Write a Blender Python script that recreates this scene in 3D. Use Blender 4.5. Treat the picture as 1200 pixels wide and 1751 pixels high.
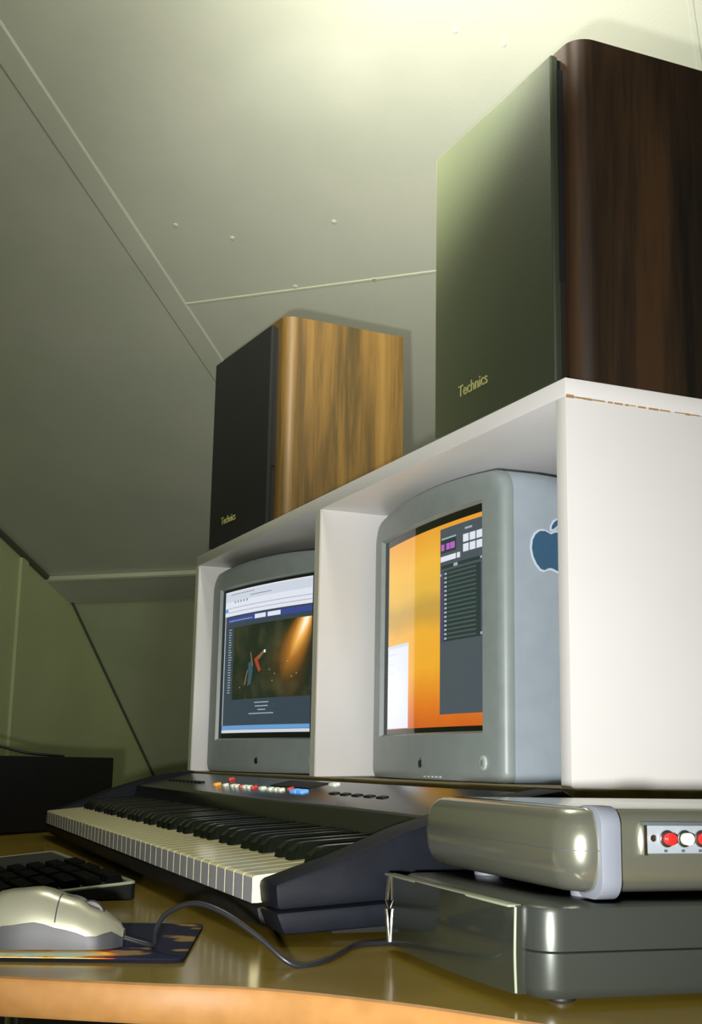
import bpy, bmesh, math, random
from mathutils import Vector, Matrix
random.seed(7)
SC = bpy.context.scene
COL = SC.collection
for o in list(bpy.data.objects): bpy.data.objects.remove(o)

# ------------------------------------------------------------------ camera, light, exposure
CAM = Vector((1.0698, -0.7000, 0.0205))
RIGHT = Vector((0.3946, 0.9187, 0.0181)); 
YAW, PITCH, ROLL = math.radians(66.7519), math.radians(11.2937), math.radians(1.0574)
fwd = Vector((-math.sin(YAW)*math.cos(PITCH), math.cos(YAW)*math.cos(PITCH), math.sin(PITCH)))
r0 = Vector((math.cos(YAW), math.sin(YAW), 0)); u0 = r0.cross(fwd)
RIGHT = r0*math.cos(ROLL)+u0*math.sin(ROLL); UP = -r0*math.sin(ROLL)+u0*math.cos(ROLL)
cd = bpy.data.cameras.new('camera'); cam = bpy.data.objects.new('camera', cd); COL.objects.link(cam)
cam.matrix_world = Matrix(((RIGHT.x, UP.x, -fwd.x, CAM.x), (RIGHT.y, UP.y, -fwd.y, CAM.y), (RIGHT.z, UP.z, -fwd.z, CAM.z), (0, 0, 0, 1)))
cd.sensor_fit = 'VERTICAL'; cd.sensor_height = 36; cd.lens = 36*2150/1751; cd.clip_start = .01
SC.camera = cam
SC.view_settings.view_transform = 'Standard'; SC.view_settings.look = 'None'
SC.view_settings.gamma = 1; SC.view_settings.use_curve_mapping = False
SC.view_settings.exposure = 0.0
w = bpy.data.worlds.new('world'); SC.world = w; w.use_nodes = True
w.node_tree.nodes['Background'].inputs[0].default_value = (.5, .6, .45, 1); w.node_tree.nodes['Background'].inputs[1].default_value = .05

def light(name, kind, loc, power, color, **k):
    l = bpy.data.lights.new(name, kind); l.energy = power; l.color = color
    for a, b in k.items(): setattr(l, a, b)
    o = bpy.data.objects.new(name, l); COL.objects.link(o); o.location = loc
    return o
def aim(o, target):
    o.rotation_euler = (Vector(target)-Vector(o.location)).to_track_quat('-Z', 'Y').to_euler()
# the camera's own flash, just left of and below the lens
fl = light('flash', 'SPOT', CAM - RIGHT*.055 - UP*.044 + fwd*.03, 88, (1, .98, .94), shadow_soft_size=.012, spot_size=math.radians(74), spot_blend=.75)
aim(fl, Vector(fl.location)+fwd*2+RIGHT*.24+UP*.12)
# room lamp high up under the sloping ceiling, above the frame
lp = light('lamp', 'SPOT', (.10, -.27, .90), 96, (1, .97, .86), shadow_soft_size=.05, spot_size=math.radians(80), spot_blend=1.0)
aim(lp, CAM+(fwd+RIGHT*.150+UP*.200)*2.75)
lp2 = light('lamp_spill', 'POINT', (-.50, -.15, 1.30), 15, (1, .96, .80), shadow_soft_size=.06)  # separate point source added for the lamp's stray light on keys, desk and grille
# added narrow spot that puts a bright streak on the ceiling
ls = light('streak_spot', 'SPOT', (-.30, -.18, 1.22), 8, (1, .97, .86), shadow_soft_size=.02, spot_size=math.radians(24), spot_blend=.9)
ls.scale = (1, .4, 1)
aim(ls, CAM+(fwd-RIGHT*.035+UP*.365)*2.45)
# added soft fill from behind the camera, no known source there
rl = light('fill_light', 'AREA', (1.9, -2.0, 1.3), 2.5, (.80, .92, .82), shape='SQUARE', size=1.2)
aim(rl, (-.4, 0, .2))

# ------------------------------------------------------------------ materials
def mat(name, color=(.5, .5, .5), rough=.5, metal=0, spec=.5, emit=None, es=1, coat=0, sheen=0, trans=0, alpha=1):
    m = bpy.data.materials.new(name); m.use_nodes = True
    b = m.node_tree.nodes['Principled BSDF']
    b.inputs['Base Color'].default_value = (*color, 1); b.inputs['Roughness'].default_value = rough
    b.inputs['Metallic'].default_value = metal; b.inputs['Specular IOR Level'].default_value = spec
    b.inputs['Coat Weight'].default_value = coat; b.inputs['Sheen Weight'].default_value = sheen
    b.inputs['Transmission Weight'].default_value = trans
    if emit: b.inputs['Emission Color'].default_value = (*emit, 1); b.inputs['Emission Strength'].default_value = es
    return m
def N(m, t, **k):
    n = m.node_tree.nodes.new(t)
    for a, b in k.items():
        if a in n.inputs: n.inputs[a].default_value = b
        else: setattr(n, a, b)
    return n
def L(m, a, b): m.node_tree.links.new(a, b)
def ramp(m, fac, stops):
    r = N(m, 'ShaderNodeValToRGB'); L(m, fac, r.inputs[0]); e = r.color_ramp.elements
    while len(e) > 1: e.remove(e[-1])
    e[0].position = stops[0][0]; e[0].color = (*stops[0][1], 1)
    for p, c in stops[1:]:
        q = e.new(p); q.color = (*c, 1)
    return r.outputs[0]
def coords(m, scale=(1, 1, 1), loc=(0, 0, 0)):
    t = N(m, 'ShaderNodeTexCoord'); mp = N(m, 'ShaderNodeMapping'); mp.inputs['Scale'].default_value = scale; mp.inputs['Location'].default_value = loc
    L(m, t.outputs['Object'], mp.inputs[0]); return mp.outputs[0]
def noise(m, vec, scale, detail=3, rough=.5, dist=0):
    n = N(m, 'ShaderNodeTexNoise'); L(m, vec, n.inputs['Vector']); n.inputs['Scale'].default_value = scale
    n.inputs['Detail'].default_value = detail; n.inputs['Roughness'].default_value = rough; n.inputs['Distortion'].default_value = dist
    return n.outputs['Fac']
def bump(m, h, strength, dist=.001):
    b = N(m, 'ShaderNodeBump'); b.inputs['Strength'].default_value = strength; b.inputs['Distance'].default_value = dist
    L(m, h, b.inputs['Height']); L(m, b.outputs[0], m.node_tree.nodes['Principled BSDF'].inputs['Normal'])
def tex(m, c1, c2, scale=20, vscale=(1, 1, 1), lo=.35, hi=.65, b=0, detail=4, bscale=None):
    v = coords(m, vscale); f = noise(m, v, scale, detail)
    L(m, ramp(m, f, [(lo, c1), (hi, c2)]), m.node_tree.nodes['Principled BSDF'].inputs['Base Color'])
    if b: bump(m, noise(m, coords(m), bscale or scale*4, 3), b)
    return m
M_roof = tex(mat('ceiling_paint', rough=.42), (.58, .615, .515), (.64, .665, .56), 3, b=.25, bscale=260)
M_low = tex(mat('knee_wall_paint', rough=.6), (.50, .56, .36), (.56, .62, .41), 3, b=.25, bscale=260)
M_gable = tex(mat('gable_paint', rough=.6), (.57, .65, .34), (.63, .71, .38), 3, b=.25, bscale=260)
M_trim = mat('trim_paint', (.72, .74, .56), .45)
M_caulk = mat('gap_dark', (.12, .12, .08), .8)
M_white = tex(mat('white_laminate', rough=.32), (.78, .775, .77), (.81, .805, .80), 6)
M_edge = mat('white_edging', (.62, .62, .54), .4)
M_chip = mat('bare_chipboard', (.42, .25, .11), .8)
M_board = tex(mat('riser_board', rough=.5), (.17, .13, .055), (.23, .18, .08), 12, (1, 6, 1))
M_desk = tex(mat('desk_laminate', rough=.15, spec=.5), (.24, .165, .020), (.30, .21, .030), 9, (1, 1, 1))
M_deskedge = tex(mat('desk_edge', rough=.45), (.29, .14, .038), (.34, .17, .05), 60)
M_floor = mat('floor_dark', (.03, .025, .02), .7)
M_grille = mat('grille_cloth_lit', (.018, .026, .013), .6, sheen=.18)  # near copy of the cloth, green sheen added for its lit glow
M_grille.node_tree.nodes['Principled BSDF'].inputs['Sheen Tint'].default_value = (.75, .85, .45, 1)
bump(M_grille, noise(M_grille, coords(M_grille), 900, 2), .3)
M_grille2 = mat('grille_cloth_shaded', (.003, .004, .003), .8, sheen=.01)  # far copy of the same cloth, its shade put into the black base
def wood(name, stops, sc=(1, 1, .055), coat=.05, rough=.5, seed=0):
    m = mat(name, rough=rough, coat=coat)
    m.node_tree.nodes['Principled BSDF'].inputs['Coat Roughness'].default_value = .25
    v = coords(m, sc, (seed, seed*.7, 0)); f = noise(m, v, 17, 5, .55, .9)
    v2 = coords(m, (6, 6, .35), (seed, 0, 0)); f2 = noise(m, v2, 30, 3)
    mx = N(m, 'ShaderNodeMath', operation='MULTIPLY_ADD'); L(m, f2, mx.inputs[0]); mx.inputs[1].default_value = .22
    L(m, f, mx.inputs[2])
    L(m, ramp(m, mx.outputs[0], stops), m.node_tree.nodes['Principled BSDF'].inputs['Base Color'])
    return m
M_walnut = wood('walnut_veneer_shaded', [(.45, (.006, .004, .003)), (.62, (.022, .012, .006)), (.78, (.045, .022, .009))], seed=3)  # near copy of the veneer, darkened because the lamp misses this side
M_walnut2 = wood('walnut_veneer_lit', [(.44, (.055, .042, .012)), (.54, (.085, .052, .013)), (.64, (.15, .085, .019)), (.80, (.22, .128, .032))], seed=1)  # far copy of the same veneer, lamplight put into the golden colour
M_blackplastic = mat('black_plastic', (.012, .013, .014), .38)
M_gap = mat('black_gap', (.004, .004, .004), .8)
M_badge = mat('badge_gold', (.55, .55, .20), .4, metal=.3)
M_bezel = tex(mat('graphite_plastic', rough=.38), (.30, .355, .36), (.33, .385, .39), 40, b=.1, bscale=900)
M_housing = tex(mat('graphite_housing', rough=.3), (.36, .43, .50), (.39, .46, .53), 40)
M_seam = mat('seam_grey', (.05, .06, .07), .6)
M_screenblack = mat('crt_border', (.006, .006, .006), .05, spec=.8)
M_logo = mat('logo_dark', (.01, .012, .02), .3)
M_applelogo = mat('logo_clear_blue', (.05, .13, .23), .08, coat=1)
M_appleedge = mat('logo_clear_edge', (.62, .72, .85), .15)
M_power = mat('power_button_clear', (.62, .72, .68), .15, coat=.8)
M_synth = tex(mat('synth_black', rough=.55, spec=.2), (.006, .007, .008), (.010, .011, .012), 50, b=.15, bscale=900)
M_synthside = tex(mat('synth_cheek_navy', rough=.6, spec=.15), (.004, .0055, .010), (.006, .008, .013), 50, b=.15, bscale=900)
M_panel = mat('synth_panel', (.014, .015, .012), .20, spec=.7)
M_wkey = mat('white_key', (.86, .81, .50), .16, spec=.7)
M_wkeyf = mat('white_key_front_shaded', (.32, .33, .36), .4)  # same key plastic, fronts greyed to put their shade into the colour
M_bkey = mat('black_key', (.004, .006, .003), .25, spec=.4)
M_glow = [mat('button_amber', (.8, .35, .03), .4, emit=(.9, .4, .05), es=.5), mat('button_white', (.7, .75, .65), .4, emit=(.7, .8, .6), es=.35),
          mat('button_red', (.5, .03, .02), .4, emit=(.7, .08, .05), es=.4), mat('display_blue', (.1, .3, .8), .3, emit=(.12, .38, .85), es=.7)]
M_silver = mat('silver_plastic', (.40, .41, .33), .20, metal=.85)
M_rubber = mat('grey_blue_rubber', (.15, .165, .20), .6)
M_jackplate = mat('jack_plate', (.20, .23, .26), .45)
M_chrome = mat('chrome', (.8, .8, .78), .18, metal=1)
M_red = mat('jack_red', (.55, .015, .012), .35); M_jwhite = mat('jack_white', (.8, .8, .76), .35)
M_gun = mat('gunmetal_plastic', (.060, .068, .060), .32, metal=.6)
M_clear = mat('smoked_front', (.022, .026, .020), .10, spec=.7, coat=.6)
M_mouse = mat('mouse_silver', (.40, .40, .30), .30, metal=.5)
M_mouseb = mat('mouse_grey', (.045, .047, .053), .5)
M_rubberblack = mat('wheel_black', (.01, .01, .01), .5)
M_cable = mat('cable_black', (.015, .016, .02), .38)
M_rim = mat('clear_rim', (.22, .25, .17), .3)
M_keycap = mat('black_keycap', (.0015, .0015, .0015), .8, spec=.05)
M_box = mat('black_case', (.003, .003, .004), .6, spec=.3)
M_cream = mat('cream_plug', (.75, .75, .45), .3)
M_nail = mat('nail_filler', (.74, .76, .62), .4)

# ------------------------------------------------------------------ mesh helpers
def link(name, bm, m, parent=None, smooth=False):
    me = bpy.data.meshes.new(name); bmesh.ops.recalc_face_normals(bm, faces=bm.faces); bm.to_mesh(me); bm.free()
    for x in (m if isinstance(m, (list, tuple)) else [m]): me.materials.append(x)
    o = bpy.data.objects.new(name, me); COL.objects.link(o)
    if parent: o.parent = parent
    if smooth:
        for p in me.polygons: p.use_smooth = True
        md = None
        try: me.set_sharp_from_angle(angle=math.radians(38))
        except Exception: pass
    return o
def tag(o, label, cat=None, group=None, kind=None):
    if label: o['label'] = label
    if cat: o['category'] = cat
    if group: o['group'] = group
    if kind: o['kind'] = kind
    return o
def empty(name, loc, rz=0, label=None, cat=None, group=None):
    o = bpy.data.objects.new(name, None); COL.objects.link(o); o.location = loc; o.rotation_euler = (0, 0, rz); o.empty_display_size = .05
    return tag(o, label, cat, group)
def add_box(bm, x0, x1, y0, y1, z0, z1, bevel=0, seg=2, mi=0):
    r = bmesh.ops.create_cube(bm, size=1)
    for v in r['verts']: v.co = Vector(((x0+x1)/2+v.co.x*(x1-x0), (y0+y1)/2+v.co.y*(y1-y0), (z0+z1)/2+v.co.z*(z1-z0)))
    if bevel:
        es = list({e for v in r['verts'] for e in v.link_edges})
        bmesh.ops.bevel(bm, geom=es, offset=bevel, segments=seg, profile=.5, affect='EDGES')
    return bm
def bx(name, x0, x1, y0, y1, z0, z1, m, parent=None, bevel=0, seg=2):
    bm = bmesh.new(); add_box(bm, x0, x1, y0, y1, z0, z1, bevel, seg); return link(name, bm, m, parent, bevel > 0)
def add_prism(bm, prof, a, b, axis='x', bevel=0):
    def P(t, p):
        return Vector((t, p[0], p[1])) if axis == 'x' else (Vector((p[0], t, p[1])) if axis == 'y' else Vector((p[0], p[1], t)))
    A = [bm.verts.new(P(a, p)) for p in prof]; B = [bm.verts.new(P(b, p)) for p in prof]
    n = len(prof); fs = [bm.faces.new(A), bm.faces.new(B[::-1])]
    for i in range(n): fs.append(bm.faces.new((A[i], B[i], B[(i+1) % n], A[(i+1) % n])))
    bmesh.ops.recalc_face_normals(bm, faces=fs)
    if bevel:
        es = list({e for f in fs for e in f.edges}); bmesh.ops.bevel(bm, geom=es, offset=bevel, segments=2, profile=.5, affect='EDGES')
def prism(name, prof, a, b, m, parent=None, axis='x', bevel=0):
    bm = bmesh.new(); add_prism(bm, prof, a, b, axis, bevel); return link(name, bm, m, parent, bevel > 0)
def loft(name, rings, m, parent=None, caps=True, smooth=True, closed=True):
    bm = bmesh.new(); R = [[bm.verts.new(p) for p in r] for r in rings]
    for a, b in zip(R, R[1:]):
        n = len(a)
        for i in range(n if closed else n-1):
            j = (i+1) % n
            bm.faces.new((a[i], a[j], b[j], b[i]))
    if caps: bm.faces.new(R[0][::-1]); bm.faces.new(R[-1])
    return link(name, bm, m, parent, smooth)
def rrect(x0, x1, y0, y1, r, seg=8):
    pts = []
    for cx, cy, a0 in ((x1-r, y1-r, 0), (x0+r, y1-r, 90), (x0+r, y0+r, 180), (x1-r, y0+r, 270)):
        for i in range(seg+1):
            a = math.radians(a0+90*i/seg); pts.append((cx+r*math.cos(a), cy+r*math.sin(a)))
    return pts
def cyl(name, c, axis, r, h, m, parent=None, seg=32, bevel=0):
    bm = bmesh.new(); res = bmesh.ops.create_cone(bm, cap_ends=True, segments=seg, radius1=r, radius2=r, depth=h)
    if bevel:
        es = [e for e in bm.edges if len(e.link_faces) == 2 and any(len(f.verts) > 4 for f in e.link_faces)]
        bmesh.ops.bevel(bm, geom=es, offset=bevel, segments=3, profile=.5, affect='EDGES')
    q = Vector((0, 0, 1)).rotation_difference(Vector(axis)).to_matrix().to_4x4()
    bmesh.ops.transform(bm, matrix=Matrix.Translation(c) @ q, verts=bm.verts)
    return link(name, bm, m, parent, True)
def tube(name, pts, r, m, parent=None, seg=10, sub=8):
    P = [Vector(p) for p in pts]; Q = []
    for i in range(len(P)-1):
        p0 = P[max(i-1, 0)]; p1 = P[i]; p2 = P[i+1]; p3 = P[min(i+2, len(P)-1)]
        for k in range(sub):
            t = k/sub
            Q.append(.5*((2*p1)+(p2-p0)*t+(2*p0-5*p1+4*p2-p3)*t*t+(-p0+3*p1-3*p2+p3)*t**3))
    Q.append(P[-1]); rings = []
    for i, q in enumerate(Q):
        d = (Q[min(i+1, len(Q)-1)]-Q[max(i-1, 0)]).normalized(); a = d.cross(Vector((0, 0, 1)))
        if a.length < .05: a = d.cross(Vector((1, 0, 0)))
        a.normalize(); b = a.cross(d)
        rings.append([q+a*r*math.cos(2*math.pi*j/seg)+b*r*math.sin(2*math.pi*j/seg) for j in range(seg)])
    return loft(name, rings, m, parent)
def text_mesh(name, s, size, m, parent, mtx, ext=.0004):
    c = bpy.data.curves.new('tmp', 'FONT'); c.body = s; c.size = size; c.extrude = ext; c.align_x = 'LEFT'
    t = bpy.data.objects.new('tmp', c); COL.objects.link(t)
    dg = bpy.context.evaluated_depsgraph_get(); me = bpy.data.meshes.new_from_object(t.evaluated_get(dg))
    bpy.data.objects.remove(t); me.name = name; me.transform(mtx); me.materials.clear(); me.materials.append(m)
    o = bpy.data.objects.new(name, me); COL.objects.link(o); o.parent = parent
    return o

# ------------------------------------------------------------------ the attic room
RT = math.sqrt(.5)
H = Vector((-RT, -RT, 0)); HP = Vector((-RT, RT, 0)); Z = Vector((0, 0, 1))   # along the eaves / out towards the eaves
def S(deg): a = math.radians(deg); return HP*math.cos(a)-Z*math.sin(a)
SU, SL = S(21.6), S(44)
HC, ZC, HG = 2.857, .6266, 2.545                                             # ceiling break (distance, height), gable position
FZ = -.86
def rp(h, t, z): return H*h+HP*t+Z*z
zU = lambda t: ZC+(HC-t)*math.tan(math.radians(21.6))
tFl = HC+(ZC-FZ)/math.tan(math.radians(44))
H0, T0 = -2.8, -2.6
TOPZ = 2.75; tTop = HC-(TOPZ-ZC)/math.tan(math.radians(21.6))
def slab(name, pts, th, m):
    n = (pts[1]-pts[0]).cross(pts[2]-pts[0]).normalized(); c = sum(pts, Vector())/len(pts)
    if n.dot(c-Vector((-.2, -.4, .5))) < 0: n = -n
    bm = bmesh.new(); A = [bm.verts.new(p) for p in pts]; B = [bm.verts.new(p+n*th) for p in pts]
    bm.faces.new(A); bm.faces.new(B[::-1])
    for i in range(len(pts)): bm.faces.new((A[i], A[(i+1) % len(pts)], B[(i+1) % len(pts)], B[i]))
    return tag(link(name, bm, m), None, kind='structure')
slab('ceiling', [rp(HG, HC, ZC), rp(H0, HC, ZC), rp(H0, tTop, TOPZ), rp(HG, tTop, TOPZ)], .05, M_roof)
if tTop > T0: slab('ceiling_flat', [rp(HG, tTop, TOPZ), rp(H0, tTop, TOPZ), rp(H0, T0, TOPZ), rp(HG, T0, TOPZ)], .05, M_roof)
slab('wall_back', [rp(HG, HC, ZC), rp(H0, HC, ZC), rp(H0, tFl, FZ), rp(HG, tFl, FZ)], .05, M_low)
gz = [rp(HG, tFl, FZ), rp(HG, HC, ZC), rp(HG, tTop, TOPZ), rp(HG, T0, TOPZ), rp(HG, T0, FZ)]
slab('wall_left', gz, .05, M_gable)
slab('wall_right', [p+H*(H0-HG) for p in gz], .05, M_gable)
slab('wall_front', [rp(HG, T0, FZ), rp(H0, T0, FZ), rp(H0, T0, TOPZ), rp(HG, T0, TOPZ)], .05, M_gable)
slab('floor', [rp(HG+.05, T0-.05, FZ), rp(H0-.05, T0-.05, FZ), rp(H0-.05, tFl+.1, FZ), rp(HG+.05, tFl+.1, FZ)], .05, M_floor)
NU = SU.cross(H).normalized()
if NU.z > 0: NU = -NU                                                      # points into the room
A0 = rp(0, HC, ZC)
def cast(u, v, P, n):
    d = fwd+RIGHT*((u-600)/2150)+UP*((875.5-v)/2150); return CAM+d*((P-CAM).dot(n)/d.dot(n))
def strip(name, a, b, wid, th, m, n=NU, taper=None):
    d = (b-a).normalized(); s = d.cross(n).normalized()*wid/2; bm = bmesh.new()
    vs = []
    for k in (0, 1):
        for p, q in ((a, -1), (b, -1), (b, 1), (a, 1)): vs.append(bm.verts.new(p+s*q*(1 if k == 0 else .82)+n*(th*k-.0005)))
    for f in ((0, 1, 2, 3), (7, 6, 5, 4), (0, 4, 5, 1), (1, 5, 6, 2), (2, 6, 7, 3), (3, 7, 4, 0)): bm.faces.new([vs[i] for i in f])
    return tag(link(name, bm, m), None, kind='structure')
# taped joints of the boards on the ceiling, found where the photo shows them
j = cast(300, 522, A0, NU)
def on_up(p, z0, z1): return [p+SU*((p.z-z)/math.sin(math.radians(21.6))) for z in (z0, z1)]
a, b = on_up(j, ZC+.02, TOPZ-.1); strip('trim_1', a, b, .07, .0035, M_roof)
sd = H*1
a2 = j-H*.02; b2 = a2-H*3.6; strip('trim_2', a2, b2, .007, .002, M_trim)
# raised board along the ceiling break, its lit lip faces the room
p1 = cast(85, 987, A0, NU); tl = (p1.dot(HP)-HC)/math.cos(math.radians(21.6))
lip = rp(HG, HC, ZC)+SU*tl; lip2 = rp(H0, HC, ZC)+SU*tl
bm = bmesh.new(); q = []
for P in (lip, lip2):
    q.append([bm.verts.new(P-NU*.001), bm.verts.new(P+NU*.018), bm.verts.new(P+SU*(-tl)+NU*.018), bm.verts.new(P+SU*(-tl)-NU*.001)])
for i in range(4): bm.faces.new((q[0][i], q[1][i], q[1][(i+1) % 4], q[0][(i+1) % 4]))
bm.faces.new(q[0]); bm.faces.new(q[1][::-1]); tag(link('trim_3', bm, M_roof), None, kind='structure')
strip('trim_4', lip+NU*.010, lip2+NU*.010, .020, .010, M_trim, n=-SU)
# joint near the right edge, parallel to the first
k = cast(1189, 60, A0, NU); a, b = on_up(k, ZC+.5, TOPZ-.1); strip('trim_5', a, b, .010, .002, M_roof)
# cover strip on the gable wall and the dark open joint under the ceiling
GI = rp(HG, 0, 0); NG = -H
g1 = cast(41, 955, GI, NG); strip('trim_6', g1, g1-Z*1.5, .05, .010, M_gable, n=NG)
g2 = rp(HG-.004, HC, ZC); strip('trim_7', g2+SU*.0, g2-SU*1.2, .035, .012, M_caulk, n=NG)
g3 = rp(HG-.001, HC, ZC); strip('trim_8', g3, g3+SL*1.6, .012, .008, M_caulk, n=NG)
# filled nail heads
for i, (u, v) in enumerate([(777, 52), (571, 379), (397, 407), (250, 432), (505, 490), (300, 385), (860, 75), (640, 478)]):
    p = cast(u, v, A0, NU)
    o = cyl('nail_head', p+NU*.0005, NU, .006, .002, M_nail, seg=10, bevel=.0006); tag(o, None, kind='structure'); o.name = 'trim_%d' % (9+i)

# ------------------------------------------------------------------ desk
DZ = -.118
front = [(-.62, -1.62), (-.30, -1.28), (-.02, -.92), (.10, -.72), (.201, -.566), (.249, -.492), (.293, -.42), (.361, -.36), (.430, -.318), (.52, -.27), (.66, -.20), (.80, -.10), (.95, .06), (1.05, .30)]
def smooth2(P, sub=6):
    P = [Vector((x, y, 0)) for x, y in P]; out = []
    for i in range(len(P)-1):
        p0 = P[max(i-1, 0)]; p1 = P[i]; p2 = P[i+1]; p3 = P[min(i+2, len(P)-1)]
        for k_ in range(sub):
            t = k_/sub; c = .5*((2*p1)+(p2-p0)*t+(2*p0-5*p1+4*p2-p3)*t*t+(-p0+3*p1-3*p2+p3)*t**3); out.append((c.x, c.y))
    out.append((P[-1].x, P[-1].y)); return out
fr = smooth2(front); outline = fr+[(1.05, .75), (-1.55, .75), (-2.25, .05), (-2.25, -.25), (-1.75, -1.0)]
desk = empty('desk', (0, 0, DZ), 0, 'light wooden desk with curved front edge under the keyboard and monitors', 'desk')
prism('desktop', outline, -.023, 0, M_desk, desk, axis='z')
# solid edging along the curved front
bm = bmesh.new(); prof = [(-.001, -.0235), (.0025, -.0235), (.004, -.021), (.004, -.003), (.0025, -.0006), (-.001, .0004)]; rings = []
for i, (x, y) in enumerate(fr):
    a = Vector(fr[min(i+1, len(fr)-1)])-Vector(fr[max(i-1, 0)]); a.normalize(); n = Vector((a.y, -a.x))
    rings.append([Vector((x+n.x*p, y+n.y*p, z)) for p, z in prof])
bm.free(); loft('front_edging', rings, M_deskedge, desk, smooth=True)
for x, y in ((-1.9, -.2), (-.6, -1.35), (.95, .6), (-1.3, .62)):
    cyl('leg', (x, y, (FZ-DZ)/2-.0115), (0, 0, 1), .025, -(FZ-DZ)-.023, M_chrome, desk)

# ------------------------------------------------------------------ riser and the white shelf unit on it
riser = empty('monitor_riser', (0, 0, DZ), 0, 'low brown wooden riser board carrying the white shelf unit', 'riser')
bx('top_board', -1.36, .012, -.004, .42, .100, .118, M_board, riser, .001)
for x in (-1.33, -.69, -.02): bx('support', x-.01, x+.01, .01, .40, 0, .100, M_board, riser, .001)
LX, XM, SH, SD, TH = -1.3352, -.6949, .42, .36, .020
unit = empty('shelf_unit', (0, 0, 0), 0, 'white laminated two-bay shelf unit holding both monitors and both speakers', 'shelf')
bx('top_panel', LX, 0, 0, SD, SH-TH, SH, M_white, unit, .0012)
sp = bx('side_panel', LX, LX+TH, .0005, SD, 0, SH-TH, M_white, unit, .0012)
bx('divider_panel', XM, XM+TH, .0005, SD, 0, SH-TH, M_white, unit, .0012)
bx('side_panel', -TH, 0, .0005, SD, 0, SH-TH, M_white, unit, .0012)
for a, b in ((LX, LX+TH), (XM, XM+TH)): bx('edge_band', a+.0008, b-.0008, -.0012, .0006, .001, SH-TH-.001, M_edge, unit)
# chipped joint under the top on the right side
bm = bmesh.new(); random.seed(3); y = .004
while y < SD-.01:
    l = random.uniform(.004, .016); h = random.uniform(.0006, .0017)
    add_box(bm, -.0002, .0006, y, y+l, SH-TH-h, SH-TH+h*.3); y += l*random.uniform(.9, 1.5)
add_box(bm, -.0002, .0007, .001, .010, SH-TH-.002, SH-TH+.0015)
link('chipped_joint', bm, M_chip, unit)
unit_z = unit

# ------------------------------------------------------------------ loudspeakers
def rounded_plan(x0, x1, y0, y1, r, seg=8):
    pts = [(x1, y1), (x0, y1)]
    for cx, cy, a0 in ((x0+r, y0+r, 180), (x1-r, y0+r, 270)):
        for i in range(seg+1):
            a = math.radians(a0+90*i/seg); pts.append((cx+r*math.cos(a), cy+r*math.sin(a)))
    return pts
def speaker(loc, rz, W, D, Hh, wood_m, grille_m, label):
    t = empty('loudspeaker', loc, rz, label, 'speaker', 'pair of wooden loudspeakers on the shelf unit')
    # local: x from -W to 0, grille front at y=0, sits at z=0
    prism('cabinet', rounded_plan(-W, 0, .016, D, .024), 0, Hh, wood_m, t, axis='z').data.shade_smooth()
    t.children[0].data.set_sharp_from_angle(angle=math.radians(30))
    bx('grille_backing', -W+.030, -.030, .009, .018, .008, Hh-.016, M_gap, t)
    g = bx('grille', -W+.022, -.026, 0, .010, .006, Hh-.013, grille_m, t, .003, 3)
    text_mesh('badge', 'Technics', .0205, M_badge, t, Matrix.Translation((-W+.087, -.0006, .044)) @ Matrix.Rotation(math.pi/2, 4, 'X'), .0004)
    bx('edge_trim', -.0275, -.0262, .004, .015, .12, Hh-.03, M_blackplastic, t)
    return t
speaker((-.006, .008, SH), 0, .330, .285, .404, M_walnut, M_grille, 'near walnut loudspeaker on the right end of the white shelf')
speaker((-.970, .0245, SH), math.radians(3.7), .328, .262, .396, M_walnut2, M_grille2, 'far walnut loudspeaker on the left end of the white shelf')

# ------------------------------------------------------------------ monitors
OW, OH, OZ = .345, .286, .0585     # screen opening
FW0, FW1, FH = -.044, OW+.044, .376
CX = OW/2; HW = (FW1-FW0)/2
def sag(x): t = (x-CX)/HW; return -.016*(1-t*t)
def fy(x): return sag(x)
def apple(bm_or_none=None):
    # silhouette of the fruit mark with the bite, unit height ~1
    body = [(0, .80), (.10, .845), (.22, .86), (.33, .83), (.42, .76), (.355, .70), (.315, .62), (.305, .53), (.33, .43), (.39, .36), (.455, .325), (.40, .20), (.32, .08), (.23, .0), (.14, -.01), (.05, .03), (-.02, .045), (-.09, .03), (-.17, -.01), (-.26, .01), (-.36, .12), (-.44, .28), (-.475, .46), (-.45, .64), (-.38, .77), (-.27, .85), (-.15, .86), (-.05, .82)]
    leaf = [(0, .89), (.01, .97), (.07, 1.07), (.17, 1.13), (.20, 1.12), (.19, 1.03), (.13, .94), (.05, .89)]
    return body, leaf
def logo(name, size, m, parent, f, ext=.001):
    bm = bmesh.new()
    for poly in apple():
        A = [bm.verts.new(f(x*size, y*size, 0)) for x, y in poly]; B = [bm.verts.new(f(x*size, y*size, ext)) for x, y in poly]
        bm.faces.new(A[::-1]); bm.faces.new(B)
        for i in range(len(A)): bm.faces.new((A[i], A[(i+1) % len(A)], B[(i+1) % len(A)], B[i]))
    bmesh.ops.triangulate(bm, faces=[f_ for f_ in bm.faces if len(f_.verts) > 4])
    return link(name, bm, m, parent)
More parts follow.
